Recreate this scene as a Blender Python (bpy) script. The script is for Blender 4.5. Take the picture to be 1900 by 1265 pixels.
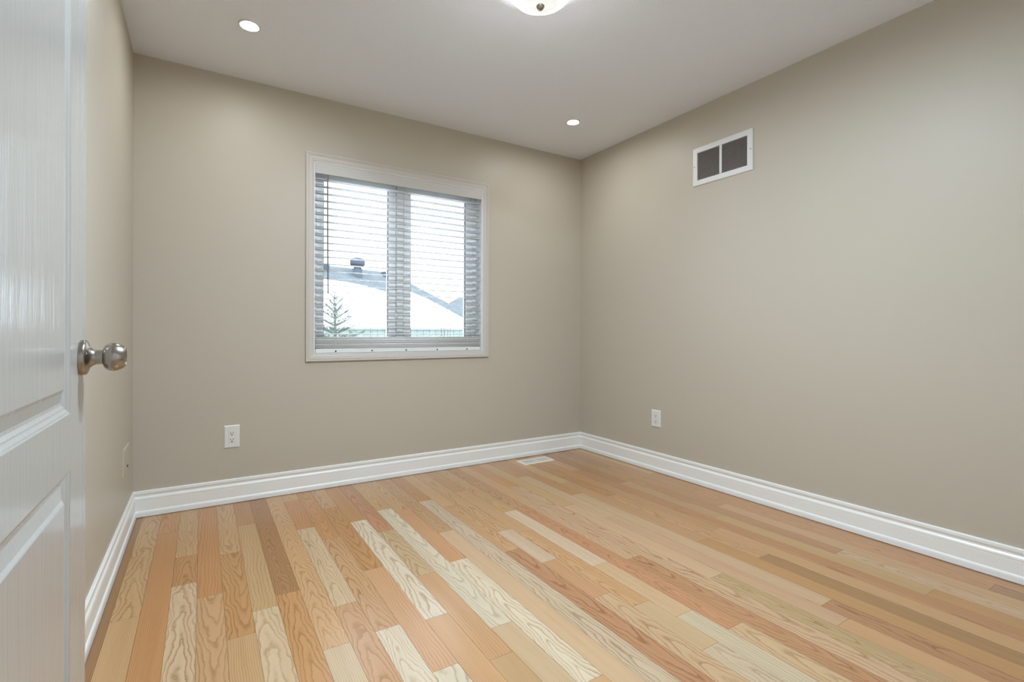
import bpy, bmesh, math, random
from mathutils import Vector, Matrix

# ------------------------------------------------------------------ scene reset
for o in list(bpy.data.objects):
    bpy.data.objects.remove(o, do_unlink=True)
scene = bpy.context.scene
C = scene.collection
random.seed(7)

# ------------------------------------------------------------------ camera
H = 2.44                       # ceiling height
XL = -3.0285                   # left wall plane (right wall is x = 0, back wall is y = 0)
YN = -3.75                     # near wall, behind the camera
YAW, ROLL = 0.558415, 0.0023430
cd = bpy.data.cameras.new('camera')
cam = bpy.data.objects.new('camera', cd)
C.objects.link(cam)
cd.sensor_fit = 'HORIZONTAL'
cd.sensor_width = 36.0
cd.lens = 918.67 / 1900 * 36
cd.shift_x = 0.24 / 1900
cd.shift_y = -16.32 / 1900
cd.clip_start = 0.02
cd.clip_end = 300
fwd = Vector((math.sin(YAW), math.cos(YAW), 0))
rgt = Vector((math.cos(YAW), -math.sin(YAW), 0))
up = Vector((0, 0, 1))
ax = rgt * math.cos(ROLL) + up * math.sin(ROLL)
ay = up * math.cos(ROLL) - rgt * math.sin(ROLL)
az = -fwd
m = Matrix((ax, ay, az)).transposed().to_4x4()
m.translation = Vector((-2.71918, -3.25437, 0.97939))
cam.matrix_world = m
scene.camera = cam

# ------------------------------------------------------------------ sky and exposure
SKY = 1.6
world = bpy.data.worlds.new('overcast_sky')
scene.world = world
world.use_nodes = True
bg = world.node_tree.nodes['Background']
bg.inputs['Color'].default_value = (0.86, 0.965, 1.08, 1)
# overcast sky, much brighter overhead than near the horizon
_nt = world.node_tree
_tc = _nt.nodes.new('ShaderNodeTexCoord')
_sx = _nt.nodes.new('ShaderNodeSeparateXYZ')
_mr = _nt.nodes.new('ShaderNodeMapRange')
_mr.interpolation_type = 'SMOOTHSTEP'
_mr.inputs['From Min'].default_value = 0.28
_mr.inputs['From Max'].default_value = 0.6
_mr.inputs['To Min'].default_value = SKY
_mr.inputs['To Max'].default_value = SKY * 4.0
_nt.links.new(_tc.outputs['Generated'], _sx.inputs[0])
_nt.links.new(_sx.outputs['Z'], _mr.inputs['Value'])
_nt.links.new(_mr.outputs['Result'], bg.inputs['Strength'])
scene.view_settings.view_transform = 'Standard'
scene.view_settings.look = 'None'
scene.view_settings.exposure = 0.78
scene.view_settings.gamma = 1.0
scene.view_settings.use_curve_mapping = False

POT_L = 215.0                  # radiance of the recessed lamps' lenses
FILL_L = 1250.0                 # radiance of two unseen ceiling lamps added to brighten the room
DOME_L = 44.0                 # radiance of the glass bowl

# ------------------------------------------------------------------ materials
def mat(name):
    m = bpy.data.materials.new(name)
    m.use_nodes = True
    nt = m.node_tree
    b = nt.nodes['Principled BSDF']
    return m, nt, b

def N(nt, typ, **kw):
    n = nt.nodes.new(typ)
    for k, v in kw.items():
        if k.startswith('i_'):
            key = k[2:]
            key = int(key) if key.isdigit() else key.replace('_', ' ')
            n.inputs[key].default_value = v
        else:
            setattr(n, k, v)
    return n

def math_n(nt, op, a, b=None, c=None):
    n = nt.nodes.new('ShaderNodeMath')
    n.operation = op
    for i, v in enumerate((a, b, c)):
        if v is None:
            continue
        if isinstance(v, (int, float)):
            n.inputs[i].default_value = v
        else:
            nt.links.new(v, n.inputs[i])
    return n.outputs[0]

def simple(name, col, rough=0.5, metal=0.0, bump=0.0, bscale=200.0, vary=0.0, spec=0.5):
    m, nt, b = mat(name)
    b.inputs['Base Color'].default_value = (*col, 1)
    b.inputs['Roughness'].default_value = rough
    b.inputs['Metallic'].default_value = metal
    b.inputs['Specular IOR Level'].default_value = spec
    tc = N(nt, 'ShaderNodeTexCoord')
    if bump or vary:
        nz = N(nt, 'ShaderNodeTexNoise', i_Scale=bscale, i_Detail=3.0)
        nt.links.new(tc.outputs['Object'], nz.inputs['Vector'])
    if bump:
        bp = N(nt, 'ShaderNodeBump', i_Strength=bump, i_Distance=0.002)
        nt.links.new(nz.outputs['Fac'], bp.inputs['Height'])
        nt.links.new(bp.outputs['Normal'], b.inputs['Normal'])
    if vary:
        mr = N(nt, 'ShaderNodeMapRange')
        mr.inputs['To Min'].default_value = 1 - vary
        mr.inputs['To Max'].default_value = 1 + vary
        nt.links.new(nz.outputs['Fac'], mr.inputs['Value'])
        mx = N(nt, 'ShaderNodeVectorMath', operation='SCALE')
        mx.inputs[0].default_value = col
        nt.links.new(mr.outputs['Result'], mx.inputs['Scale'])
        nt.links.new(mx.outputs[0], b.inputs['Base Color'])
    return m

M = {}
M['wall'] = simple('beige_wall_paint', (0.520, 0.466, 0.382), 0.42, bump=0.10, bscale=260, spec=0.3)
M['ceiling'] = simple('stippled_ceiling_paint', (0.82, 0.85, 0.905), 0.9, bump=0.8, bscale=130)
M['trim'] = simple('white_trim_paint', (0.86, 0.855, 0.83), 0.32, bump=0.03, bscale=60)
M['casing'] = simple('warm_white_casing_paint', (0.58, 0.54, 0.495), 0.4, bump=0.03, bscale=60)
M['valance'] = simple('warm_white_valance', (0.56, 0.545, 0.51), 0.45)
M['vinyl'] = simple('white_vinyl', (0.90, 0.92, 0.94), 0.35)
M['slat'] = simple('white_blind_slat', (0.78, 0.78, 0.775), 0.4)
M['cord'] = simple('white_cord', (0.75, 0.75, 0.74), 0.8, bump=0.2, bscale=900)
M['wand'] = simple('smoked_plastic_wand', (0.22, 0.21, 0.20), 0.25)
M['gasket'] = simple('grey_gasket', (0.12, 0.12, 0.13), 0.6)
M['plate'] = simple('white_plastic_plate', (0.74, 0.73, 0.70), 0.35)
M['slot'] = simple('dark_slot', (0.03, 0.028, 0.026), 0.6)
M['grille'] = simple('white_enamel_grille', (0.74, 0.73, 0.71), 0.4, bump=0.05, bscale=50)
M['duct'] = simple('dark_duct', (0.05, 0.04, 0.033), 0.8)
M['louver'] = simple('grey_louver', (0.62, 0.57, 0.53), 0.5)
M['register'] = simple('cream_register', (0.80, 0.72, 0.60), 0.45)
M['register_slots'] = simple('register_louver_metal', (0.62, 0.63, 0.61), 0.5)
M['screw'] = simple('screw_metal', (0.35, 0.32, 0.28), 0.4, metal=0.7)
M['subfloor'] = simple('dark_seam', (0.20, 0.11, 0.055), 0.8)
M['snow'] = simple('snow', (0.86, 0.88, 0.90), 0.8, bump=0.4, bscale=3, spec=0.0)
M['brick'] = simple('pale_siding', (0.16, 0.16, 0.16), 0.8, vary=0.1, bscale=6, spec=0.0)
M['fence'] = simple('weathered_fence_wood', (0.16, 0.18, 0.166), 0.8, vary=0.25, bscale=9, spec=0.0)
M['vent_metal'] = simple('roof_vent_metal', (0.062, 0.069, 0.082), 0.5, spec=0.0)
M['bark'] = simple('bark', (0.10, 0.09, 0.08), 0.9, vary=0.3, bscale=40, spec=0.0)
M['needles'] = simple('spruce_needles', (0.11, 0.13, 0.11), 0.8, vary=0.3, bscale=12, spec=0.0)

def shingle_mat():
    m, nt, b = mat('asphalt_shingles')
    tc = N(nt, 'ShaderNodeTexCoord')
    br = N(nt, 'ShaderNodeTexBrick', i_Scale=3.0)
    br.inputs['Color1'].default_value = (0.095, 0.104, 0.110, 1)
    br.inputs['Color2'].default_value = (0.074, 0.083, 0.089, 1)
    br.inputs['Mortar'].default_value = (0.05, 0.056, 0.06, 1)
    br.inputs['Mortar Size'].default_value = 0.02
    nt.links.new(tc.outputs['Object'], br.inputs['Vector'])
    nt.links.new(br.outputs['Color'], b.inputs['Base Color'])
    b.inputs['Roughness'].default_value = 1.0
    b.inputs['Specular IOR Level'].default_value = 0.0
    return m
M['shingle'] = shingle_mat()

def brushed_nickel():
    m, nt, b = mat('brushed_nickel')
    b.inputs['Base Color'].default_value = (0.37, 0.335, 0.295, 1)
    b.inputs['Metallic'].default_value = 1.0
    b.inputs['Roughness'].default_value = 0.24
    tc = N(nt, 'ShaderNodeTexCoord')
    mp = N(nt, 'ShaderNodeMapping')
    mp.inputs['Scale'].default_value = (900, 12, 12)
    nz = N(nt, 'ShaderNodeTexNoise', i_Scale=1.0, i_Detail=2.0)
    bp = N(nt, 'ShaderNodeBump', i_Strength=0.12, i_Distance=0.0005)
    nt.links.new(tc.outputs['Object'], mp.inputs['Vector'])
    nt.links.new(mp.outputs['Vector'], nz.inputs['Vector'])
    nt.links.new(nz.outputs['Fac'], bp.inputs['Height'])
    nt.links.new(bp.outputs['Normal'], b.inputs['Normal'])
    return m
M['nickel'] = brushed_nickel()

def door_paint():
    m, nt, b = mat('gloss_white_door_paint')
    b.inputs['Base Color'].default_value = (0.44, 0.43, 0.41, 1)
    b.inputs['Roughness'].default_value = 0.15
    b.inputs['Specular IOR Level'].default_value = 0.6
    tc = N(nt, 'ShaderNodeTexCoord')
    mp = N(nt, 'ShaderNodeMapping')
    mp.inputs['Scale'].default_value = (1, 1, 0.07)
    n1 = N(nt, 'ShaderNodeTexNoise', i_Scale=48.0, i_Detail=5.0, i_Distortion=1.6)
    n1.inputs['Roughness'].default_value = 0.65
    n2 = N(nt, 'ShaderNodeTexNoise', i_Scale=260.0, i_Detail=2.0)
    add = math_n(nt, 'MULTIPLY_ADD', n2.outputs['Fac'], 0.12, n1.outputs['Fac'])
    bp = N(nt, 'ShaderNodeBump', i_Strength=1.0, i_Distance=0.00055)
    nt.links.new(tc.outputs['Object'], mp.inputs['Vector'])
    nt.links.new(mp.outputs['Vector'], n1.inputs['Vector'])
    nt.links.new(tc.outputs['Object'], n2.inputs['Vector'])
    nt.links.new(add, bp.inputs['Height'])
    nt.links.new(bp.outputs['Normal'], b.inputs['Normal'])
    return m
M['door'] = door_paint()

def glass_mat():
    m, nt, b = mat('window_glass')
    out = nt.nodes['Material Output']
    tr = N(nt, 'ShaderNodeBsdfTransparent')
    tr.inputs['Color'].default_value = (0.94, 0.97, 0.97, 1)
    gl = N(nt, 'ShaderNodeBsdfGlossy', i_Roughness=0.02)
    fr = N(nt, 'ShaderNodeFresnel', i_IOR=1.45)
    mx = N(nt, 'ShaderNodeMixShader')
    nt.links.new(fr.outputs[0], mx.inputs[0])
    nt.links.new(tr.outputs[0], mx.inputs[1])
    nt.links.new(gl.outputs[0], mx.inputs[2])
    nt.links.new(mx.outputs[0], out.inputs['Surface'])
    return m
M['glass'] = glass_mat()

def emit(name, col, strength):
    m, nt, b = mat(name)
    b.inputs['Base Color'].default_value = (*col, 1)
    b.inputs['Emission Color'].default_value = (*col, 1)
    b.inputs['Emission Strength'].default_value = strength
    return m
M['lens'] = emit('lamp_lens', (0.95, 0.98, 0.99), POT_L)
M['fill_lens'] = emit('added_fill_lens', (0.81, 0.99, 1.14), FILL_L)  # cool glow of the two added fill lamps

def alabaster():
    m, nt, b = mat('alabaster_glass')
    b.inputs['Base Color'].default_value = (0.8, 0.77, 0.70, 1)
    b.inputs['Roughness'].default_value = 0.2
    tc = N(nt, 'ShaderNodeTexCoord')
    nz = N(nt, 'ShaderNodeTexNoise', i_Scale=9.0, i_Detail=3.0, i_Distortion=2.5)
    cr = N(nt, 'ShaderNodeValToRGB')
    cr.color_ramp.elements[0].position = 0.35
    cr.color_ramp.elements[0].color = (0.80, 0.82, 0.82, 1)
    cr.color_ramp.elements[1].position = 0.62
    cr.color_ramp.elements[1].color = (0.92, 0.975, 1.03, 1)
    nt.links.new(tc.outputs['Object'], nz.inputs['Vector'])
    nt.links.new(nz.outputs['Fac'], cr.inputs['Fac'])
    nt.links.new(cr.outputs['Color'], b.inputs['Emission Color'])
    # the bulbs sit in the belly of the bowl: the belly glows strongly, the flared lip and the bottom only faintly
    sz = N(nt, 'ShaderNodeSeparateXYZ')
    nt.links.new(tc.outputs['Object'], sz.inputs[0])
    up_ = N(nt, 'ShaderNodeMapRange', interpolation_type='SMOOTHSTEP')
    up_.inputs['From Min'].default_value = -0.118
    up_.inputs['From Max'].default_value = -0.098
    dn_ = N(nt, 'ShaderNodeMapRange', interpolation_type='SMOOTHSTEP')
    dn_.inputs['From Min'].default_value = -0.076
    dn_.inputs['From Max'].default_value = -0.092
    nt.links.new(sz.outputs['Z'], up_.inputs['Value'])
    nt.links.new(sz.outputs['Z'], dn_.inputs['Value'])
    band = math_n(nt, 'MULTIPLY', up_.outputs['Result'], dn_.outputs['Result'])
    nt.links.new(math_n(nt, 'MULTIPLY_ADD', band, DOME_L, 0.42), b.inputs['Emission Strength'])
    return m
M['alabaster'] = alabaster()

def floor_mat():
    m, nt, b = mat('oak_strip_floor')
    L = nt.links
    geo = N(nt, 'ShaderNodeNewGeometry')
    sp = N(nt, 'ShaderNodeSeparateXYZ')
    L.new(geo.outputs['Position'], sp.inputs[0])
    X, Y = sp.outputs['X'], sp.outputs['Y']
    ac = N(nt, 'ShaderNodeAttribute', attribute_name='board_colour')
    a1 = N(nt, 'ShaderNodeAttribute', attribute_name='board_cut')
    a2 = N(nt, 'ShaderNodeAttribute', attribute_name='board_grain')
    s1 = N(nt, 'ShaderNodeSeparateXYZ'); L.new(a1.outputs['Vector'], s1.inputs[0])
    s2 = N(nt, 'ShaderNodeSeparateXYZ'); L.new(a2.outputs['Vector'], s2.inputs[0])
    x0, taper, dep = s1.outputs
    seed, strength, freq = s2.outputs
    def vec(x, y, z):
        c = N(nt, 'ShaderNodeCombineXYZ')
        for i, v in enumerate((x, y, z)):
            if isinstance(v, (int, float)):
                c.inputs[i].default_value = v
            else:
                L.new(v, c.inputs[i])
        return c.outputs[0]
    def noise(sx, sy, detail=2.0, rough=0.5):
        n = N(nt, 'ShaderNodeTexNoise', i_Scale=1.0, i_Detail=detail)
        n.inputs['Roughness'].default_value = rough
        L.new(vec(math_n(nt, 'MULTIPLY', X, sx), math_n(nt, 'MULTIPLY', Y, sy), seed), n.inputs['Vector'])
        return n.outputs['Fac']
    aw = N(nt, 'ShaderNodeAttribute', attribute_name='board_wave')
    wave = aw.outputs['Fac']
    wob = math_n(nt, 'MULTIPLY', math_n(nt, 'MULTIPLY', math_n(nt, 'SUBTRACT', noise(13, 4.5, 2), 0.5), 0.065), wave)
    lx = math_n(nt, 'ADD', math_n(nt, 'SUBTRACT', X, x0), wob)
    r = math_n(nt, 'SQRT', math_n(nt, 'ADD', math_n(nt, 'MULTIPLY', lx, lx), math_n(nt, 'MULTIPLY', dep, dep)))
    r = math_n(nt, 'ADD', r, math_n(nt, 'MULTIPLY', taper, Y))
    wob2 = math_n(nt, 'MULTIPLY', math_n(nt, 'MULTIPLY', math_n(nt, 'SUBTRACT', noise(24, 14, 3, 0.6), 0.5), 0.016), wave)
    r = math_n(nt, 'ADD', r, wob2)
    ph = math_n(nt, 'FRACT', math_n(nt, 'ADD', math_n(nt, 'MULTIPLY', r, freq), seed))
    cr = N(nt, 'ShaderNodeValToRGB')
    el = cr.color_ramp.elements
    el[0].position = 0.0;  el[0].color = (0.55, 0.55, 0.55, 1)
    el[1].position = 0.10; el[1].color = (1, 1, 1, 1)
    for p, v in ((0.22, 0.60), (0.40, 0.17), (0.85, 0.03), (0.95, 0.12)):
        e_ = el.new(p); e_.color = (v, v, v, 1)
    L.new(ph, cr.inputs['Fac'])
    band = math_n(nt, 'MULTIPLY', cr.outputs['Color'], math_n(nt, 'MULTIPLY_ADD', noise(20, 3.0), 1.3, 0.30))
    pores = noise(900, 14, 2)
    pores = math_n(nt, 'MULTIPLY', math_n(nt, 'SUBTRACT', pores, 0.45), 1.0)
    dark = math_n(nt, 'MULTIPLY', band, strength)
    dark = math_n(nt, 'ADD', dark, math_n(nt, 'MULTIPLY', pores, math_n(nt, 'MULTIPLY_ADD', band, 0.55, 0.22)))
    # soft mineral streaks along the board
    streak = math_n(nt, 'MULTIPLY', math_n(nt, 'SUBTRACT', noise(34, 1.1, 4, 0.65), 0.5), 0.8)
    dark = math_n(nt, 'ADD', dark, math_n(nt, 'MULTIPLY', streak, 0.6))
    cl = N(nt, 'ShaderNodeClamp'); L.new(dark, cl.inputs['Value'])
    cl.inputs['Min'].default_value = -0.2
    dk = N(nt, 'ShaderNodeVectorMath', operation='MULTIPLY')
    L.new(ac.outputs['Color'], dk.inputs[0])
    dk.inputs[1].default_value = (0.57, 0.44, 0.31)
    mx = N(nt, 'ShaderNodeMix', data_type='RGBA', clamp_factor=False)
    L.new(cl.outputs[0], mx.inputs['Factor'])
    L.new(ac.outputs['Color'], mx.inputs['A'])
    L.new(dk.outputs[0], mx.inputs['B'])
    L.new(mx.outputs['Result'], b.inputs['Base Color'])
    b.inputs['Roughness'].default_value = 0.25
    b.inputs['Specular IOR Level'].default_value = 0.5
    bp = N(nt, 'ShaderNodeBump', i_Strength=0.10, i_Distance=0.0006)
    L.new(dark, bp.inputs['Height'])
    L.new(bp.outputs['Normal'], b.inputs['Normal'])
    return m
M['floor'] = floor_mat()

# ------------------------------------------------------------------ mesh helpers
def link(name, bm, material, parent=None, smooth=False, loc=None):
    me = bpy.data.meshes.new(name)
    bmesh.ops.recalc_face_normals(bm, faces=bm.faces)
    bm.to_mesh(me)
    bm.free()
    if material:
        me.materials.append(material)
    if smooth:
        for p in me.polygons:
            p.use_smooth = True
    o = bpy.data.objects.new(name, me)
    C.objects.link(o)
    if loc is not None:
        me.transform(Matrix.Translation(-Vector(loc)))
        o.location = loc
    if parent:
        o.parent = parent
        if loc is None:
            o.matrix_parent_inverse = Matrix.Identity(4)
    return o

def part(name, bm, material, parent, smooth=False):
    """part whose mesh is given in world coordinates; parent is an unrotated Empty or mesh"""
    me = bpy.data.meshes.new(name)
    bmesh.ops.recalc_face_normals(bm, faces=bm.faces)
    bm.to_mesh(me)
    bm.free()
    w = Vector((0, 0, 0))
    p = parent
    while p:
        w += Vector(p.location)
        p = p.parent
    me.transform(Matrix.Translation(-w))
    me.materials.append(material)
    if smooth:
        for q in me.polygons:
            q.use_smooth = True
    o = bpy.data.objects.new(name, me)
    C.objects.link(o)
    o.parent = parent
    return o

def empty(name, loc, label=None, cat=None, group=None, kind=None):
    o = bpy.data.objects.new(name, None)
    o.empty_display_size = 0.05
    C.objects.link(o)
    o.location = loc
    return tag(o, label, cat, group, kind)

def tag(o, label=None, cat=None, group=None, kind=None):
    if label: o['label'] = label
    if cat: o['category'] = cat
    if group: o['group'] = group
    if kind: o['kind'] = kind
    return o

def box(bm, x0, x1, y0, y1, z0, z1, bevel=0.0):
    vs = [bm.verts.new((x, y, z)) for x in (x0, x1) for y in (y0, y1) for z in (z0, z1)]
    idx = [(0, 1, 3, 2), (4, 6, 7, 5), (0, 4, 5, 1), (2, 3, 7, 6), (0, 2, 6, 4), (1, 5, 7, 3)]
    fs = [bm.faces.new([vs[i] for i in f]) for f in idx]
    if bevel:
        es = list({e for f in fs for e in f.edges})
        bmesh.ops.bevel(bm, geom=es, offset=bevel, segments=2, affect='EDGES', profile=0.5)
    return fs

def lathe(bm, prof, origin, axis='z', seg=48, sx=1.0):
    """prof: list of (t, r), t along the axis"""
    o = Vector(origin)
    rings = []
    for t, r in prof:
        ring = []
        if r < 1e-6:
            p = {'x': (t, 0, 0), 'y': (0, t, 0), 'z': (0, 0, t)}[axis]
            ring = [bm.verts.new(o + Vector(p))]
        else:
            for k in range(seg):
                a = 2 * math.pi * k / seg
                c, s = math.cos(a) * r, math.sin(a) * r
                p = {'x': (t, c, s), 'y': (c, t, s), 'z': (c, s, t)}[axis]
                ring.append(bm.verts.new(o + Vector(p)))
        rings.append(ring)
    for a, b in zip(rings, rings[1:]):
        if len(a) == 1 and len(b) == 1:
            continue
        for k in range(seg):
            k2 = (k + 1) % seg
            if len(a) == 1:
                bm.faces.new((a[0], b[k], b[k2]))
            elif len(b) == 1:
                bm.faces.new((a[k], b[0], a[k2]))
            else:
                bm.faces.new((a[k], b[k], b[k2], a[k2]))

def tube(bm, pts, r, seg=8, taper=None):
    pts = [Vector(p) for p in pts]
    rings = []
    for i, p in enumerate(pts):
        d = (pts[min(i + 1, len(pts) - 1)] - pts[max(i - 1, 0)]).normalized()
        u = d.orthogonal().normalized()
        v = d.cross(u)
        rr = r if taper is None else r + (taper - r) * i / max(1, len(pts) - 1)
        rings.append([bm.verts.new(p + (u * math.cos(2 * math.pi * k / seg) + v * math.sin(2 * math.pi * k / seg)) * rr) for k in range(seg)])
    for a, b in zip(rings, rings[1:]):
        for k in range(seg):
            k2 = (k + 1) % seg
            try:
                bm.faces.new((a[k], a[k2], b[k2], b[k]))
            except ValueError:
                pass
    bm.faces.new(rings[0][::-1])
    bm.faces.new(rings[-1])

def frame_rings(bm, rect, prof, put):
    """mitred rectangular moulding; rect=(u0,u1,v0,v1) outer edge, prof=[(inset, height)], put(u,v,h)->Vector"""
    u0, u1, v0, v1 = rect
    rings = []
    for d, h in prof:
        rings.append([bm.verts.new(put(u, v, h)) for u, v in
                      ((u0 + d, v0 + d), (u1 - d, v0 + d), (u1 - d, v1 - d), (u0 + d, v1 - d))])
    for a, b in zip(rings, rings[1:]):
        for k in range(4):
            k2 = (k + 1) % 4
            bm.faces.new((a[k], a[k2], b[k2], b[k]))
    return rings

# ------------------------------------------------------------------ room shell
WX0, WX1, WZ0, WZ1 = -2.1335, -0.9500, 0.8400, 2.0390     # window opening
T = 0.16
bm = bmesh.new()
box(bm, XL - T, WX0, 0, T, -0.1, H + 0.1)
box(bm, WX1, T, 0, T, -0.1, H + 0.1)
box(bm, WX0, WX1, 0, T, -0.1, WZ0)
box(bm, WX0, WX1, 0, T, WZ1, H + 0.1)
tag(link('wall_back', bm, M['wall']), 'beige back wall with the window in it', 'wall', kind='structure')
bm = bmesh.new()
box(bm, 0, T, YN, 0, -0.1, H + 0.1)
tag(link('wall_right', bm, M['wall']), 'long beige right wall with the air grille near the ceiling', 'wall', kind='structure')
bm = bmesh.new()
box(bm, XL - T, XL, YN, 0, -0.1, H + 0.1)
tag(link('wall_left', bm, M['wall']), 'narrow strip of beige left wall beside the open door', 'wall', kind='structure')
bm = bmesh.new()
box(bm, XL - T, T, YN - T, YN, -0.1, H + 0.1)
tag(link('wall_near', bm, M['trim']), 'white wall behind the viewer', 'wall', kind='structure')
bm = bmesh.new()
box(bm, XL, 0, YN, 0, H, H + 0.1)
tag(link('ceiling', bm, M['ceiling']), 'pale grey stippled ceiling with recessed lights', 'ceiling', kind='structure')

# ------------------------------------------------------------------ oak strip floor
PIT, ORG = 0.0826, -2.983
def srgb(r, g, b):
    f = lambda c: (c / 255 / 12.92) if c / 255 <= 0.04045 else ((c / 255 + 0.055) / 1.055) ** 2.4
    return (f(r), f(g), f(b))
COL = {'P': srgb(215, 184, 146), 'W': srgb(222, 205, 178), 'T': srgb(206, 166, 118), 'O': srgb(198, 144, 90),
       'K': srgb(204, 158, 113), 'B': srgb(172, 124, 78), 'G': srgb(198, 168, 128), 'R': srgb(188, 134, 94)}
# joints in each column (distance from the back wall) and, between them, colour + grain of each board
BOARDS = {
 -1: ([], ['Bq']),
 0: ([1.130], ['Tc+', 'Tq']),
 1: ([.334], ['Oc', 'Oq']),
 2: ([.673, .958], ['Tc', 'Oc', 'Pc+']),
 3: ([1.107], ['Of', 'Tc']),
 4: ([.742, 1.445], ['Tc', 'Oc+', 'Tq+']),
 5: ([.414, 1.308], ['Of', 'Tf', 'Pc']),
 6: ([1.235], ['Bc', 'Oc+']),
 7: ([1.658], ['Tc', 'Pq']),
 8: ([.145, .620, 1.428], ['Tc', 'Of', 'Pc', 'Kc+']),
 9: ([.810, 1.648], ['Oc', 'Kc+', 'Wc']),
 10: ([.380, 1.216, 1.927], ['Tc', 'Oc', 'Kf', 'Wc+']),
 11: ([.658, 1.671], ['Of', 'Wc+', 'Kq']),
 12: ([.860, 1.373, 1.968], ['Rc', 'Gc+', 'Kf', 'Tq']),
 13: ([.567, 1.831], ['Tc', 'Wc', 'Pq']),
 14: ([.62, 1.329, 2.191], ['Tc', 'Kf', 'Wc+', 'Tq']),
 15: ([.221, 1.02], ['Kc', 'Tc', 'Pq']),
 16: ([.55], ['Oc', 'Wc+']),
 17: ([.70, 1.369], ['Tf', 'Kc', 'Rc+']),
 18: ([1.160, 1.539, 1.868], ['Tc', 'Wq', 'Kf', 'Pc']),
 19: ([.50, 1.224, 1.984, 2.272], ['Of', 'Tf', 'Kc', 'Pf', 'Wc']),
 20: ([.951, 1.677, 2.109], ['Tc', 'Wf', 'Pf', 'Wf']),
 21: ([.383, .92, 2.247], ['Oc', 'Kc', 'Rc', 'Pc']),
 22: ([.80, 1.706], ['Tf', 'Pc', 'Rc+']),
 23: ([.60], ['Of', 'Pc+']),
 24: ([1.05, 2.0], ['Tf', 'Pf', 'Gc']),
 25: ([.45, 1.3, 2.428], ['Oc', 'Pf', 'Pf', 'Kq']),
 26: ([.920, 2.336], ['Of', 'Pf', 'Rc+']),
 27: ([.7, 1.75], ['Tf', 'Kf', 'Of']),
 28: ([1.05, 1.997], ['Oc', 'Kc', 'Bq']),
 29: ([.8, 1.702], ['Of', 'Kf', 'Tf']),
 30: ([.52, 1.4], ['Tf', 'Rf', 'Rf']),
 31: ([.9, 1.6, 2.506], ['Bc', 'Tf', 'Tf', 'Of']),
 32: ([1.1, 2.152], ['Oc', 'Rf', 'Pc']),
 33: ([.6, 1.5], ['Bc', 'Of', 'Tf']),
 34: ([1.25, 2.617], ['Of', 'Oc', 'Bf']),
 35: ([.85, 1.9], ['Tf', 'Of', 'Of']),
 36: ([1.0, 2.2], ['Of', 'Tf', 'Bf']),
}
bm = bmesh.new()
lc = bm.faces.layers.int.new('board')
info = []
rnd = random.Random(31)
GAP = 0.0004
for c, (js, kinds) in BOARDS.items():
    x0 = max(ORG + c * PIT, XL)
    x1 = min(ORG + (c + 1) * PIT, 0.0)
    ys = [0.0] + list(js)
    kinds = list(kinds)
    while -YN - ys[-1] > 1.35:
        ys.append(ys[-1] + rnd.uniform(0.7, 1.2)) if len(ys) > len(kinds) else None
        if len(ys) > len(kinds):
            kinds.append(rnd.choice(['Tf', 'Of', 'Pc', 'Kf']))
        else:
            break
    ys.append(-YN)
    for i in range(len(ys) - 1):
        ya, yb = -ys[i], -ys[i + 1]
        kind = kinds[min(i, len(kinds) - 1)]
        base = COL[kind[0]]
        mean = srgb(197, 155, 113)
        mixf = 0.12 if c < 15 else 0.40
        base = tuple(v * (1 - mixf) + q_ * mixf for v, q_ in zip(base, mean))
        j = 0.855 * (1 + rnd.uniform(-0.07, 0.07))
        colr = tuple(v * j * (1 + rnd.uniform(-0.03, 0.03)) for v in base)
        xm = (x0 + x1) / 2
        sgn = rnd.choice((-1, 1))
        if kind[1] == 'c':
            cut = (xm + rnd.uniform(-0.02, 0.02), sgn * rnd.uniform(0.05, 0.11), rnd.uniform(0.010, 0.022))
            grain = (rnd.uniform(0, 60), 0.62, rnd.uniform(72, 112))
        elif kind[1] == 'q':
            cut = (xm + sgn * rnd.uniform(0.10, 0.2), rnd.uniform(-0.012, 0.012), 0.01)
            grain = (rnd.uniform(0, 60), 0.42, rnd.uniform(150, 210))
        else:
            cut = (xm + sgn * rnd.uniform(0.03, 0.07), sgn * rnd.uniform(0.015, 0.04), rnd.uniform(0.01, 0.03))
            grain = (rnd.uniform(0, 60), 0.46, rnd.uniform(80, 130))
        if kind.endswith('+'):
            grain = (grain[0], grain[1] * 1.2, grain[2] * 0.85)
        info.append((colr, cut, grain, {'c': 1.0, 'f': 0.5, 'q': 0.22}[kind[1]]))
        k = len(info) - 1
        outer = [(x0, yb), (x1, yb), (x1, ya), (x0, ya)]
        inner = [(x0 + GAP, yb + GAP), (x1 - GAP, yb + GAP), (x1 - GAP, ya - GAP), (x0 + GAP, ya - GAP)]
        vo = [bm.verts.new((x, y, -0.0012)) for x, y in outer]
        vi = [bm.verts.new((x, y, 0.0)) for x, y in inner]
        f = bm.faces.new(vi); f[lc] = k
        for q in range(4):
            g = bm.faces.new((vo[q], vo[(q + 1) % 4], vi[(q + 1) % 4], vi[q]))
            g[lc] = k; g.material_index = 1
bk = len(info)
info.append((COL['B'], (0, 0, 0.01), (0, 0, 100), 0.5))
for f in box(bm, XL, 0, YN, 0, -0.1, -0.0013):
    f[lc] = bk; f.material_index = 1
me = bpy.data.meshes.new('floor')
bm.to_mesh(me)
ids = [f[lc] for f in bm.faces]
bm.free()
for nm, typ, w in (('board_colour', 'FLOAT_COLOR', 0), ('board_cut', 'FLOAT_VECTOR', 1), ('board_grain', 'FLOAT_VECTOR', 2), ('board_wave', 'FLOAT', 3)):
    at = me.attributes.new(nm, typ, 'FACE')
    for i, k in enumerate(ids):
        if w == 0:
            at.data[i].color = (*info[k][0], 1)
        elif w == 3:
            at.data[i].value = info[k][3]
        else:
            at.data[i].vector = info[k][w]
me.materials.append(M['floor'])
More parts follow.
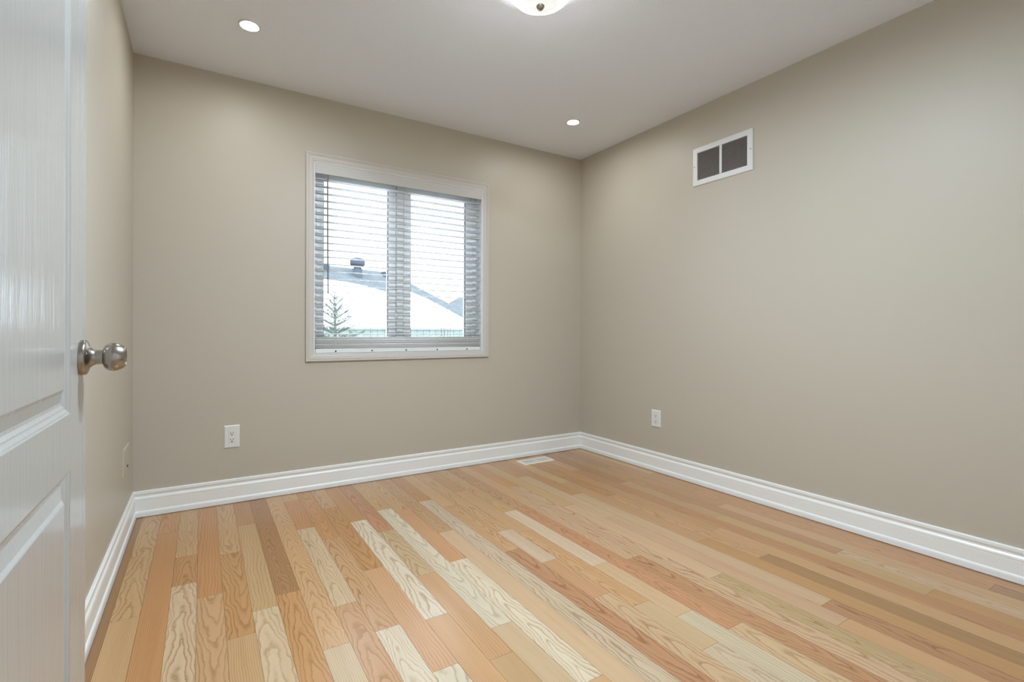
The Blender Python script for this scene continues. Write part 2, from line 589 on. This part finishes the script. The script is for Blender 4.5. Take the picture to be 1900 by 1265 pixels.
me.materials.append(M['subfloor'])
fl = bpy.data.objects.new('floor', me)
C.objects.link(fl)
tag(fl, 'red oak strip floor with boards running towards the window wall', 'floor', kind='structure')

# ------------------------------------------------------------------ baseboards
BP = [(0, .1372), (.0065, .1372), (.0095, .134), (.0100, .122), (.0075, .1165), (.0060, .111), (.0072, .1065),
      (.0112, .101), (.0125, .096), (.0125, .0905), (.0112, .0885), (.0120, .0865), (.0120, .034), (.0150, .0325),
      (.0175, .028), (.0185, .022), (.0185, .0036), (.0120, .0036), (.0120, 0.0), (0, 0.0)]
def baseboard(name, p0, p1, nrm, m0, m1, label):
    """p0->p1 along the wall foot, nrm into the room; m0/m1 mitre (+1 shortens with offset at that end)"""
    bm = bmesh.new()
    p0, p1, nrm = Vector(p0), Vector(p1), Vector(nrm)
    d = (p1 - p0).normalized()
    A, B_ = [], []
    for o, z in BP:
        A.append(bm.verts.new(p0 + nrm * o + d * (o * m0) + Vector((0, 0, z))))
        B_.append(bm.verts.new(p1 + nrm * o - d * (o * m1) + Vector((0, 0, z))))
    n = len(BP)
    for i in range(n):
        i2 = (i + 1) % n
        bm.faces.new((A[i], A[i2], B_[i2], B_[i]))
    bm.faces.new(A[::-1]); bm.faces.new(B_)
    return tag(link(name, bm, M['trim']), label, 'baseboard', kind='structure')
baseboard('baseboard_back', (XL, 0, 0), (0, 0, 0), (0, -1, 0), 1, 1, 'white moulded baseboard along the window wall')
baseboard('baseboard_right', (0, 0, 0), (0, YN, 0), (-1, 0, 0), 1, 1, 'white moulded baseboard along the right wall')
baseboard('baseboard_left', (XL, 0, 0), (XL, YN, 0), (1, 0, 0), 1, 1, 'short run of white baseboard behind the door')
baseboard('baseboard_near', (XL, YN, 0), (0, YN, 0), (0, 1, 0), 1, 1, 'white baseboard behind the viewer')

# ------------------------------------------------------------------ window
win = empty('window_1', ((WX0 + WX1) / 2, 0, WZ0), 'white double casement window in the back wall', 'window', kind='structure')
bm = bmesh.new()
put = lambda u, v, h: Vector((u, -h, v))
CP = [(0, 0), (0, .0135), (.0015, .015), (.0075, .015), (.0095, .0115), (.0115, .0115), (.0135, .0135), (.0165, .0135),
      (.0185, .0105), (.021, .0110), (.034, .0095), (.0385, .0080), (.042, .0085), (.046, .0075), (.049, .006), (.049, 0)]
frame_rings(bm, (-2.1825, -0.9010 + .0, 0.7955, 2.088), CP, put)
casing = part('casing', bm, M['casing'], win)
# jamb extension lining the opening
bm = bmesh.new()
JY = 0.100
for (a, b_) in (((WX0, WX0 + .004), (WZ0, WZ1)), ((WX1 - .004, WX1), (WZ0, WZ1)), ((WX0, WX1), (WZ0, WZ0 + .004)), ((WX0, WX1), (WZ1 - .004, WZ1))):
    box(bm, a[0], a[1], -0.005, JY + .02, b_[0], b_[1])
part('jamb', bm, M['vinyl'], win)
def rect_frame(bm, x0, x1, z0, z1, w, y0, y1, bev=0.002):
    prof = [(0, -y1), (0, -y0 - bev), (bev, -y0), (w - bev * 2, -y0), (w, -y0 - bev * 2), (w, -y1)]
    frame_rings(bm, (x0, x1, z0, z1), prof, put)
    
bm = bmesh.new()
rect_frame(bm, WX0 + .004, WX1 - .004, WZ0 + .004, WZ1 - .004, 0.030, JY - .003, 0.158)
box(bm, -1.572, -1.524, JY - .003, 0.158, WZ0 + .034, WZ1 - .034, 0.002)
part('frame', bm, M['vinyl'], win)
GZ0, GZ1 = 0.925, 1.9595
for (gx0, gx1) in ((-2.055, -1.629), (-1.4655, -1.0326)):
    bm = bmesh.new()
    rect_frame(bm, gx0 - .054, gx1 + .054, GZ0 - .05, GZ1 + .05, 0.054, JY + .006, 0.150, 0.003)
    sash = part('sash', bm, M['vinyl'], win)
    bm = bmesh.new()
    rect_frame(bm, gx0 - .003, gx1 + .003, GZ0 - .003, GZ1 + .003, 0.005, 0.113, 0.135, 0.0005)
    part('gasket', bm, M['gasket'], sash)
    bm = bmesh.new()
    vs = [bm.verts.new((x, 0.125, z)) for x, z in ((gx0, GZ0), (gx1, GZ0), (gx1, GZ1), (gx0, GZ1))]
    bm.faces.new(vs)
    part('glass_pane', bm, M['glass'], sash)
for z in (1.68, 1.09):
    bm = bmesh.new()
    box(bm, -1.584, -1.570, JY - .010, JY + .002, z - .03, z + .03, 0.002)
    box(bm, -1.581, -1.573, JY - .024, JY - .008, z - .022, z + .030, 0.002)
    part('latch', bm, M['vinyl'], win)

# ------------------------------------------------------------------ venetian blind
bl = empty('venetian_blind', ((WX0 + WX1) / 2, 0.035, WZ1), 'white horizontal slat blind hanging lowered in the window', 'blind')
BX0, BX1 = WX0 + .010, WX1 - .008
bm = bmesh.new()
box(bm, BX0 - .004, BX1 + .003, -0.004, 0.006, 1.966, 2.034, 0.002)
part('valance', bm, M['valance'], bl)
bm = bmesh.new()
box(bm, BX0, BX1, 0.012, 0.060, 1.985, 2.033)
part('headrail', bm, M['slat'], bl)
SD = 0.046
def slat_bm(x0, x1, yc, z, tilt=0.0, th=0.0036, crown=0.0012):
    bm = bmesh.new()
    nseg = 6
    top, bot = [], []
    for i in range(nseg + 1):
        t = -0.5 + i / nseg
        y = t * SD
        h = crown * (1 - 4 * t * t)
        top.append((y, h + th / 2)); bot.append((y, h - th / 2))
    sec = top + bot[::-1]
    ca, sa = math.cos(tilt), math.sin(tilt)
    A = [bm.verts.new((x0, yc + y * ca - h * sa, z + y * sa + h * ca)) for y, h in sec]
    B_ = [bm.verts.new((x1, yc + y * ca - h * sa, z + y * sa + h * ca)) for y, h in sec]
    n = len(sec)
    for i in range(n):
        bm.faces.new((A[i], A[(i + 1) % n], B_[(i + 1) % n], B_[i]))
    bm.faces.new(A[::-1]); bm.faces.new(B_)
    return bm
SP = 0.0443
z = 1.962 - 0.022
SY = 0.037
srng = random.Random(3)
zs = []
while z > 0.965:
    zs.append(z)
    part('slat', slat_bm(BX0, BX1, SY, z + srng.uniform(-.0006, .0006), math.radians(1.5 + srng.uniform(-.5, .5))), M['slat'], bl, True)
    z -= SP
z = 0.9435
for k in range(14):
    part('slat', slat_bm(BX0 + srng.uniform(-.001, .001), BX1 + srng.uniform(-.001, .001), SY + srng.uniform(-.002, .002), z, math.radians(srng.uniform(-2.0, 2.5))), M['slat'], bl, True)
    z -= 0.0050
bm = bmesh.new()
box(bm, BX0, BX1, SY - .025, SY + .025, 0.8455, 0.8720, 0.003)
rail = part('bottom_rail', bm, M['plate'], bl)
CX = (-2.000, -1.768, -1.533, -1.303, -1.068)
for x in CX:
    bm = bmesh.new()
    lathe(bm, [(-.0022, 0), (-.0020, .0035), (-.0008, .0052), (.001, .0055), (.001, 0)], (x, SY - .025, 0.8555), 'y', 14)
    part('cord_button', bm, M['slot'], rail, True)
    bm = bmesh.new()
    for yy in (SY - SD / 2 - .002, SY + SD / 2 + .002):
        tube(bm, [(x, yy, 1.99), (x, yy, 0.90)], 0.0007, 6)
    # slack ladder bunched on the stack
    tube(bm, [(x, SY - SD / 2 - .002, .945), (x + .006, SY - SD / 2 - .005, .925), (x - .004, SY - SD / 2 - .007, .905), (x + .003, SY - SD / 2 - .003, .885)], 0.0012, 6)
    part('ladder_cord', bm, M['cord'], bl)
bm = bmesh.new()
tube(bm, [(-2.053, 0.008, 1.985), (-2.052, 0.006, 1.60), (-2.049, 0.005, 1.218)], 0.0046, 10)
part('tilt_wand', bm, M['wand'], bl)

# ------------------------------------------------------------------ door with knob
DX, DT = -2.913, 0.035
DY1, DW = -1.9917, 0.812
DY0 = DY1 - DW
DZ0, DZ1 = 0.012, 2.042
STILE = 0.1305
PY0, PY1 = DY0 + STILE, DY1 - STILE
PANELS = [(0.837, 1.90), (0.20, 0.739)]
PP = [(0, 0), (.0018, -.0018), (.0040, -.0024), (.0085, -.0058), (.0112, -.0064), (.0165, -.0088), (.0215, -.0094),
      (.0375, -.0046), (.0400, -.0038), (.0450, -.0006), (.0465, 0.0)]
door = bpy.data.objects.new('door_1', None)
bm = bmesh.new()
def door_face(bm, x, s):
    putd = lambda u, v, h: Vector((x + s * h, u, v))
    ys = [DY0, PY0, PY1, DY1]
    zs_ = [DZ0, PANELS[1][0], PANELS[1][1], PANELS[0][0], PANELS[0][1], DZ1]
    for i in range(3):
        for j in range(5):
            if i == 1 and j in (1, 3):
                rr = frame_rings(bm, (ys[1], ys[2], zs_[j], zs_[j + 1]), PP, putd)
                bm.faces.new(rr[-1])
            else:
                bm.faces.new([bm.verts.new(putd(u, v, 0)) for u, v in ((ys[i], zs_[j]), (ys[i + 1], zs_[j]), (ys[i + 1], zs_[j + 1]), (ys[i], zs_[j + 1]))])
door_face(bm, DX, 1)
door_face(bm, DX - DT, -1)
for (a, b_) in (((DY0, DZ0), (DY1, DZ0)), ((DY1, DZ0), (DY1, DZ1)), ((DY1, DZ1), (DY0, DZ1)), ((DY0, DZ1), (DY0, DZ0))):
    bm.faces.new([bm.verts.new(v) for v in ((DX, a[0], a[1]), (DX, b_[0], b_[1]), (DX - DT, b_[0], b_[1]), (DX - DT, a[0], a[1]))])
bmesh.ops.remove_doubles(bm, verts=bm.verts, dist=1e-5)
bpy.data.objects.remove(door)
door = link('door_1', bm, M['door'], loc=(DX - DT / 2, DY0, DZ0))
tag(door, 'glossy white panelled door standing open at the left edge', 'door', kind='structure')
KY, KZ = -2.0365, 0.9300
KP_R = [(0, .0328), (.0062, .0330), (.0088, .0318), (.0102, .0290), (.0118, .0235), (.0148, .0185), (.0190, .0152), (.0215, .0142)]
KP_N = [(.0195, .0140), (.0300, .0136), (.0335, .0140)]
KP_K = [(.0325, .0), (.0325, .0140), (.0332, .0170), (.0350, .0212), (.0380, .0240), (.0430, .0264), (.0490, .0270), (.0550, .0258),
        (.0610, .0232), (.0655, .0200), (.0672, .0180), (.0668, .0158), (.0652, .0140), (.0640, .0120), (.0636, .0)]
for s, x in ((1, DX), (-1, DX - DT)):
    bm = bmesh.new()
    lathe(bm, [(s * t, r) for t, r in KP_K], (x, KY, KZ), 'x', 56)
    knob = part('door_knob', bm, M['nickel'], door, True)
    if s == 1:
        knob['label'] = 'brushed nickel round door knob'
    bm = bmesh.new()
    lathe(bm, [(s * t, r) for t, r in KP_R], (x, KY, KZ), 'x', 56)
    lathe(bm, [(s * t, r) for t, r in KP_N], (x, KY, KZ), 'x', 56)
    part('rosette', bm, M['nickel'], knob, True)
for z in (0.22, 1.05, 1.85):
    bm = bmesh.new()
    lathe(bm, [(0, 0), (0, .006), (.09, .006), (.09, 0)], (DX - DT - .006, DY0 - .004, z), 'z', 12)
    part('hinge', bm, M['nickel'], door, True)

# ------------------------------------------------------------------ ceiling lamps
def recessed(x, y, label, lens='lens'):
    e = empty('recessed_light', (x, y, H), label, 'ceiling light', 'recessed ceiling lights')
    bm = bmesh.new()
    lathe(bm, [(0, .0485), (-.003, .0485), (-.0055, .0465), (-.006, .0420), (-.004, .0365), (-.0015, .0350), (0, .0350)], (x, y, H), 'z', 48)
    part('trim_ring', bm, M['plate'], e, True)
    bm = bmesh.new()
    lathe(bm, [(-.0015, .0350), (-.0028, .032), (-.0036, .018), (-.0038, 0)], (x, y, H), 'z', 40)
    part('lens', bm, M[lens], e, True)
recessed(-2.532, -0.586, 'round recessed light in the ceiling over the left part of the window wall')
recessed(-0.540, -0.563, 'round recessed light in the ceiling near the right back corner')
recessed(-1.880, -2.060, 'unseen fill light added in the ceiling out of view on the door side', 'fill_lens')  # this lamp and the next are added out of view as room fill
recessed(-1.620, -2.060, 'unseen fill light added in the ceiling out of view on the long wall side', 'fill_lens')

dx, dy = -1.552, -1.600
dome = empty('flush_ceiling_light', (dx, dy, H), 'alabaster glass bowl ceiling light cut off by the top edge', 'ceiling light')
bm = bmesh.new()
lathe(bm, [(0, 0), (0, .150), (-.012, .150), (-.020, .142), (-.022, .10), (-.022, 0)], (dx, dy, H), 'z', 56)
part('ceiling_pan', bm, M['nickel'], dome, True)
BW = [(-.020, .165), (-.024, .168), (-.030, .162), (-.040, .150), (-.052, .141), (-.066, .134), (-.082, .124), (-.098, .108), (-.112, .086), (-.122, .060), (-.128, .032), (-.130, .0)]
bm = bmesh.new()
lathe(bm, BW, (dx, dy, H), 'z', 64)
part('glass_bowl', bm, M['alabaster'], dome, True)
bm = bmesh.new()
lathe(bm, [(-.126, .0), (-.127, .0165), (-.132, .0170), (-.137, .0140), (-.141, .0120), (-.1445, .0085), (-.146, 0)], (dx, dy, H), 'z', 24)
part('finial', bm, M['nickel'], dome, True)

# ------------------------------------------------------------------ return air grille (right wall)
VY0, VY1, VZ0, VZ1 = -1.5520, -1.1376, 1.9290, 2.1740
gr = empty('air_grille', (0, (VY0 + VY1) / 2, VZ0), 'white rectangular return air grille high on the right wall', 'air vent')
IY0, IY1, IZ0, IZ1 = -1.5145, -1.1720, 1.9670, 2.1390
putr = lambda u, v, h: Vector((-h, u, v))
bm = bmesh.new()
frame_rings(bm, (VY0, VY1, VZ0, VZ1), [(0, 0), (0, .0045), (.003, .0075), (.0305, .0085), (.0345, .0070), (.0345, .001)], putr)
part('frame', bm, M['grille'], gr)
bm = bmesh.new()
box(bm, -.0075, -.001, -1.3490, -1.3330, IZ0 - .001, IZ1 + .001, 0.001)
part('centre_bar', bm, M['grille'], gr)
bm = bmesh.new()
box(bm, -.0012, -.0004, IY0 - .002, IY1 + .002, IZ0 - .002, IZ1 + .002)
part('dark_opening', bm, M['duct'], gr)
nl = 22
for k in range(nl):
    zc = IZ0 + (k + .5) * (IZ1 - IZ0) / nl
    bm = bmesh.new()
    # thin blade pitched downwards towards the room
    vs = [(-.0010, zc + .0016), (-.0066, zc - .0012), (-.0066, zc - .0022), (-.0010, zc + .0006)]
    A = [bm.verts.new((x, IY0, zz)) for x, zz in vs]
    B_ = [bm.verts.new((x, IY1, zz)) for x, zz in vs]
    for i in range(4):
        bm.faces.new((A[i], A[(i + 1) % 4], B_[(i + 1) % 4], B_[i]))
    bm.faces.new(A[::-1]); bm.faces.new(B_)
    part('louver', bm, M['louver'], gr)
for yy in (-1.1500, -1.5390):
    bm = bmesh.new()
    lathe(bm, [(-.0078, .0), (-.0100, .0), (-.0098, .0025), (-.0085, .0040), (-.0075, .0042)][1:], (0, yy, 2.0545), 'x', 14)
    part('screw', bm, M['screw'], gr, True)

# ------------------------------------------------------------------ floor register
rg = empty('floor_register', (-0.563, -0.148, 0), 'cream floor heating register near the back corner', 'floor vent')
RX0, RX1, RY0, RY1 = -0.700, -0.428, -0.2125, -0.0850
putf = lambda u, v, h: Vector((u, v, h))
bm = bmesh.new()
frame_rings(bm, (RX0, RX1, RY0, RY1), [(0, 0), (.004, .0045), (.008, .0055), (.020, .0055), (.023, .003), (.023, .001)], putf)
part('frame', bm, M['register'], rg)
bm = bmesh.new()
box(bm, -0.571, -0.557, RY0 + .022, RY1 - .022, .0005, .0050, .0005)
part('centre_bar', bm, M['register'], rg)
bm = bmesh.new()
box(bm, RX0 + .022, RX1 - .022, RY0 + .022, RY1 - .022, .0003, .0011)
part('dark_opening', bm, M['louver'], rg)
for k in range(9):
    yy = RY0 + .0265 + k * (RY1 - RY0 - .053) / 8
    bm = bmesh.new()
    box(bm, RX0 + .023, RX1 - .023, yy - .0028, yy + .0028, .0010, .0036)
    part('louver', bm, M['register_slots'], rg)

# ------------------------------------------------------------------ outlets
def outlet(name, plane, u, v, w, h, label, full=True):
    """plane 'b' (back wall, u = x) or 'r' (right wall, u = y)"""
    if plane == 'b':
        P = lambda a, b_, c: Vector((a, -c, b_))
        e = empty(name, (u, 0, v), label, 'outlet')
    else:
        P = lambda a, b_, c: Vector((-c, a, b_))
        e = empty(name, (0, u, v), label, 'outlet')
    def bx(u0, u1, v0, v1, c0, c1, nm, m_, bev, par):
        bm = bmesh.new()
        a, b_ = P(u0, v0, c0), P(u1, v1, c1)
        box(bm, min(a.x, b_.x), max(a.x, b_.x), min(a.y, b_.y), max(a.y, b_.y), min(a.z, b_.z), max(a.z, b_.z), bev)
        return part(nm, bm, m_, par)
    bm = bmesh.new()
    ri = frame_rings(bm, (u - w / 2, u + w / 2, v - h / 2, v + h / 2), [(0, 0), (0, .002), (.004, .0055), (.008, .0062)], P)
    bm.faces.new(ri[-1])
    plate = part('wall_plate', bm, M['plate'], e)
    iw, ih = .0335, .067
    bx(u - iw / 2 - .001, u + iw / 2 + .001, v - ih / 2 - .001, v + ih / 2 + .001, .0058, .0063, 'insert_gap', M['louver'], 0, e)
    ins = bx(u - iw / 2, u + iw / 2, v - ih / 2, v + ih / 2, .0060, .0078, 'receptacle', M['plate'], .0006, e)
    for s in (1, -1):
        vc = v + s * .0185
        for du, hh in ((-.0064, .0085), (.0064, .0068)):
            bx(u + du - .0016, u + du + .0016, vc + .003 - hh / 2, vc + .003 + hh / 2, .0076, .0080, 'slot', M['slot'], 0, ins)
        bx(u - .0032, u + .0032, vc - .0115, vc - .0055, .0076, .0080, 'ground_hole', M['slot'], .0001, ins)
    return e
outlet('wall_outlet', 'b', -2.5757, 0.3790, 0.079, 0.1290, 'white duplex outlet low on the back wall left of the window')
outlet('wall_outlet', 'r', -0.8290, 0.3725, 0.083, 0.1210, 'white outlet low on the right wall below the air grille')

bm = bmesh.new()
lathe(bm, [(0, .0028), (-.004, .0028), (-.0052, .0020), (-.0055, 0)], (-0.900, 0, 2.150), 'y', 14)
tag(link('wall_anchor', bm, M['louver'], smooth=True, loc=(-0.900, 0, 2.150)), 'tiny grey wall anchor above the upper right corner of the window', 'wall anchor')

cp = empty('cable_plate', (XL, -0.292, 0.371), 'painted over beige wall plate with a small dark jack on the left wall', 'wall plate')
bm = bmesh.new()
putl = lambda u, v, h: Vector((XL + h, u, v))
ri = frame_rings(bm, (-0.398, -0.186, 0.312, 0.434), [(0, 0), (0, .0025), (.004, .0052), (.008, .0058)], putl)
bm.faces.new(ri[-1])
part('wall_plate', bm, M['wall'], cp)
bm = bmesh.new()
lathe(bm, [(.0050, .0062), (.0090, .0062), (.0095, .0040), (.0095, 0)], (XL, -0.282, 0.338), 'x', 16)
part('jack', bm, M['slot'], cp, True)

# ------------------------------------------------------------------ outside: snow, fence, house, spruce
GZ = -0.9
bm = bmesh.new()
nx, ny = 24, 40
gv = {}
for i in range(nx + 1):
    for j in range(ny + 1):
        x = -30 + 70 * i / nx; y = 0.4 + 60 * j / ny
        gv[i, j] = bm.verts.new((x, y, GZ + 0.05 * math.sin(x * .9) * math.cos(y * .7)))
for i in range(nx):
    for j in range(ny):
        bm.faces.new((gv[i, j], gv[i + 1, j], gv[i + 1, j + 1], gv[i, j + 1]))
tag(link('ground', bm, M['snow'], smooth=True), 'snow covered yard outside the window', 'snow', kind='structure')

fe = empty('wooden_fence', (1.5, 7.0, GZ), 'grey board fence across the yard outside the window', 'fence')
FT = 1.065
for k, x in enumerate((-5.6, -3.2, -0.8, 1.6, 4.0, 6.4)):
    bm = bmesh.new()
    box(bm, x - .05, x + .05, 7.02, 7.12, GZ - .3, FT + .0)
    part('post', bm, M['fence'], fe)
bm = bmesh.new()
x = -6.0
while x < 7.0:
    box(bm, x, x + .138, 6.985, 7.005, GZ + .02, FT - .04)
    x += .145
part('fence_boards', bm, M['fence'], fe)
bm = bmesh.new()
box(bm, -6.0, 7.0, 6.96, 7.06, FT - .04, FT)
part('cap_rail', bm, M['fence'], fe)

Bp = Vector((3.05, 14.4, 3.14)); eu = Vector((.954, .3, 0)); en = Vector((.3, -.954, 0)); SL = 0.56
def roof_pt(u, w, lift=0.0):
    p = Bp + eu * u + en * w + Vector((0, 0, -SL * w))
    return p + Vector((SL * en.x, SL * en.y, 1)).normalized() * lift
house = empty('house', (1.0, 13.0, GZ), 'low neighbouring house with a snow covered shingle roof', 'house')
KH, WE, LU = 0.5, 3.9, -11.0
bm = bmesh.new()
A0 = bm.verts.new(roof_pt(LU, 0)); A1 = bm.verts.new(roof_pt(0, 0))
F0 = bm.verts.new(roof_pt(LU, WE)); F1 = bm.verts.new(roof_pt(KH * WE, WE))
bk0 = bm.verts.new(Bp + eu * LU - en * WE + Vector((0, 0, -SL * WE))); bk1 = bm.verts.new(Bp + eu * KH * WE - en * WE + Vector((0, 0, -SL * WE)))
for f in ((F0, F1, A1, A0), (F1, bk1, A1), (bk1, bk0, A0, A1), (A0, bk0, F0), (F0, bk0, bk1, F1)):
    bm.faces.new(f)
roof = part('roof', bm, M['shingle'], house)
# snow blanket on the lower part of the roof, its upper edge where the shingles have melted free
bm = bmesh.new()
edge = [(-10.9, 1.0), (-6.0, 1.05), (-3.4, 1.08), (-2.5, 1.15), (-1.9, 1.32), (-1.35, 1.62), (-.7, 1.60), (-.25, 1.48), (.12, 1.92), (.40, 2.5), (.66, 3.05), (.95, 3.45), (1.22, 3.75)]
topv, botv, base = [], [], []
for u, w in edge:
    base.append(bm.verts.new(roof_pt(u, w, .0)))
    topv.append(bm.verts.new(roof_pt(u, w + .06, .07)))
    botv.append(bm.verts.new(roof_pt(u, WE + .03, .10)))
for i in range(len(edge) - 1):
    bm.faces.new((base[i], base[i + 1], topv[i + 1], topv[i]))
    bm.faces.new((topv[i], topv[i + 1], botv[i + 1], botv[i]))
part('snow_layer', bm, M['snow'], roof)
bm = bmesh.new()
q = [Bp + eu * LU + en * (WE - .4), Bp + eu * (KH * WE - .4) + en * (WE - .4), Bp + eu * (KH * WE - .4) - en * (WE - .4), Bp + eu * LU - en * (WE - .4)]
lo = [bm.verts.new((p.x, p.y, GZ)) for p in q]; hi = [bm.verts.new((p.x, p.y, Bp.z - SL * WE + .02)) for p in q]
for i in range(4):
    bm.faces.new((lo[i], lo[(i + 1) % 4], hi[(i + 1) % 4], hi[i]))
part('walls', bm, M['brick'], house)
# flue with a wide cap, and two low box vents
vp = roof_pt(-1.66, .55)
bm = bmesh.new()
lathe(bm, [(-.25, .155), (.24, .155), (.24, .12), (.33, .12), (.34, .21), (.38, .235), (.52, .235), (.56, .20), (.60, .08), (.605, 0)], vp, 'z', 24)
part('roof_flue', bm, M['vent_metal'], roof, True)
for u, w in ((-2.72, .28), (-.34, .30)):
    p = roof_pt(u, w)
    bm = bmesh.new()
    box(bm, p.x - .16, p.x + .16, p.y - .16, p.y + .16, p.z - .1, p.z + .13, .03)
    part('roof_vent', bm, M['vent_metal'], roof)

h2 = empty('house', (13.5, 27.0, GZ), 'distant house with a dark hip roof at the right of the window', 'house')
bm = bmesh.new()
r0, r1 = (10.55, 24.5), (20.0, 30.0)
ez, rz = 2.05, 3.15
ev = [bm.verts.new((x, y, ez)) for x, y in ((r0[0], r0[1]), (r1[0], r0[1]), (r1[0], r1[1]), (r0[0], r1[1]))]
ra = bm.verts.new((11.9, 27.0, rz + .12)); rb = bm.verts.new((18.5, 27.0, rz + .12))
for f in ((ev[0], ev[1], rb, ra), (ev[1], ev[2], rb), (ev[2], ev[3], ra, rb), (ev[3], ev[0], ra), tuple(ev[::-1])):
    bm.faces.new(f)
part('roof', bm, M['shingle'], h2)
bm = bmesh.new()
box(bm, r0[0] + .4, r1[0] - .4, r0[1] + .4, r1[1] - .4, GZ, ez)
part('walls', bm, M['brick'], h2)

# spruce in front of the fence
TX, TY = -0.912, 5.0
sprc = empty('spruce_tree', (TX, TY, GZ), 'small sparse spruce tree outside the left pane', 'tree')
bm = bmesh.new()
tube(bm, [(TX + .02, TY, GZ - .05), (TX + .01, TY, 0.4), (TX, TY, 1.15), (TX - .02, TY, 1.63)], 0.045, 8, 0.004)
part('trunk', bm, M['bark'], sprc)
bm = bmesh.new()
tr = random.Random(11)
def needle_branch(bm, p0, d, L, r, lvl=0):
    d = d.normalized()
    n = 5
    pts = [p0 + d * L * i / n + Vector((0, 0, .10 * L * (i / n) ** 2)) for i in range(n + 1)]
    tube(bm, pts, r, 5, r * .35)
    # needles as thin spikes round the twig
    cnt = int(L * 330)
    for k in range(cnt):
        t = tr.uniform(.05, 1)
        p = p0 + d * L * t + Vector((0, 0, .10 * L * t * t))
        a = Vector((tr.uniform(-1, 1), tr.uniform(-1, 1), tr.uniform(-1, 1))).cross(d).normalized()
        q = p + (d * .6 + a).normalized() * tr.uniform(.018, .032)
        s = d.cross(a).normalized() * .0034
        v = [bm.verts.new(p + s), bm.verts.new(p - s), bm.verts.new(q)]
        bm.faces.new(v)
    if lvl < 1 and L > .16:
        for k in range(int(L * 13)):
            t = tr.uniform(.25, .92)
            side = d.cross(Vector((0, 0, 1))).normalized() * tr.choice((-1, 1))
            p = p0 + d * L * t + Vector((0, 0, .10 * L * t * t))
            needle_branch(bm, p, d * .75 + side * .7 + Vector((0, 0, tr.uniform(-.05, .25))), L * tr.uniform(.25, .42) * (1.15 - t * .6), r * .7, lvl + 1)
zz = 1.50
whorl = 0
while zz > -0.6:
    dist = 1.60 - zz
    L = .10 + dist * .46
    nb = 6 if whorl < 2 else 8
    for k in range(nb):
        a = 2 * math.pi * (k + .37 * whorl) / nb + tr.uniform(-.2, .2)
        upz = .95 - min(.75, dist * .85)
        needle_branch(bm, Vector((TX, TY, zz)), Vector((math.cos(a), math.sin(a), upz)), L * tr.uniform(.78, 1.08), .009)
    zz -= .095 + dist * .055
    whorl += 1
part('needle_branches', bm, M['needles'], sprc)

# bare shrub stems by the fence
sh = empty('bare_shrub', (1.42, 6.0, GZ), 'thin bare shrub twigs by the fence outside the right pane', 'shrub')
for pts in ([(1.40, 6.0, GZ - .05), (1.40, 6.0, .6), (1.37, 6, 1.08), (1.285, 6, 1.27)],
            [(1.43, 6.0, GZ - .05), (1.45, 6.0, .6), (1.44, 6, 1.02), (1.385, 6, 1.12)],
            [(1.50, 6.0, GZ - .05), (1.56, 6.0, .5), (1.583, 6, 1.08), (1.558, 6, 1.29)],
            [(1.46, 6.0, GZ - .05), (1.44, 6.0, .6), (1.455, 6, 1.0), (1.49, 6, 1.10)]):
    bm = bmesh.new()
    tube(bm, pts, .010, 6, .004)
    part('stem', bm, M['bark'], sh)
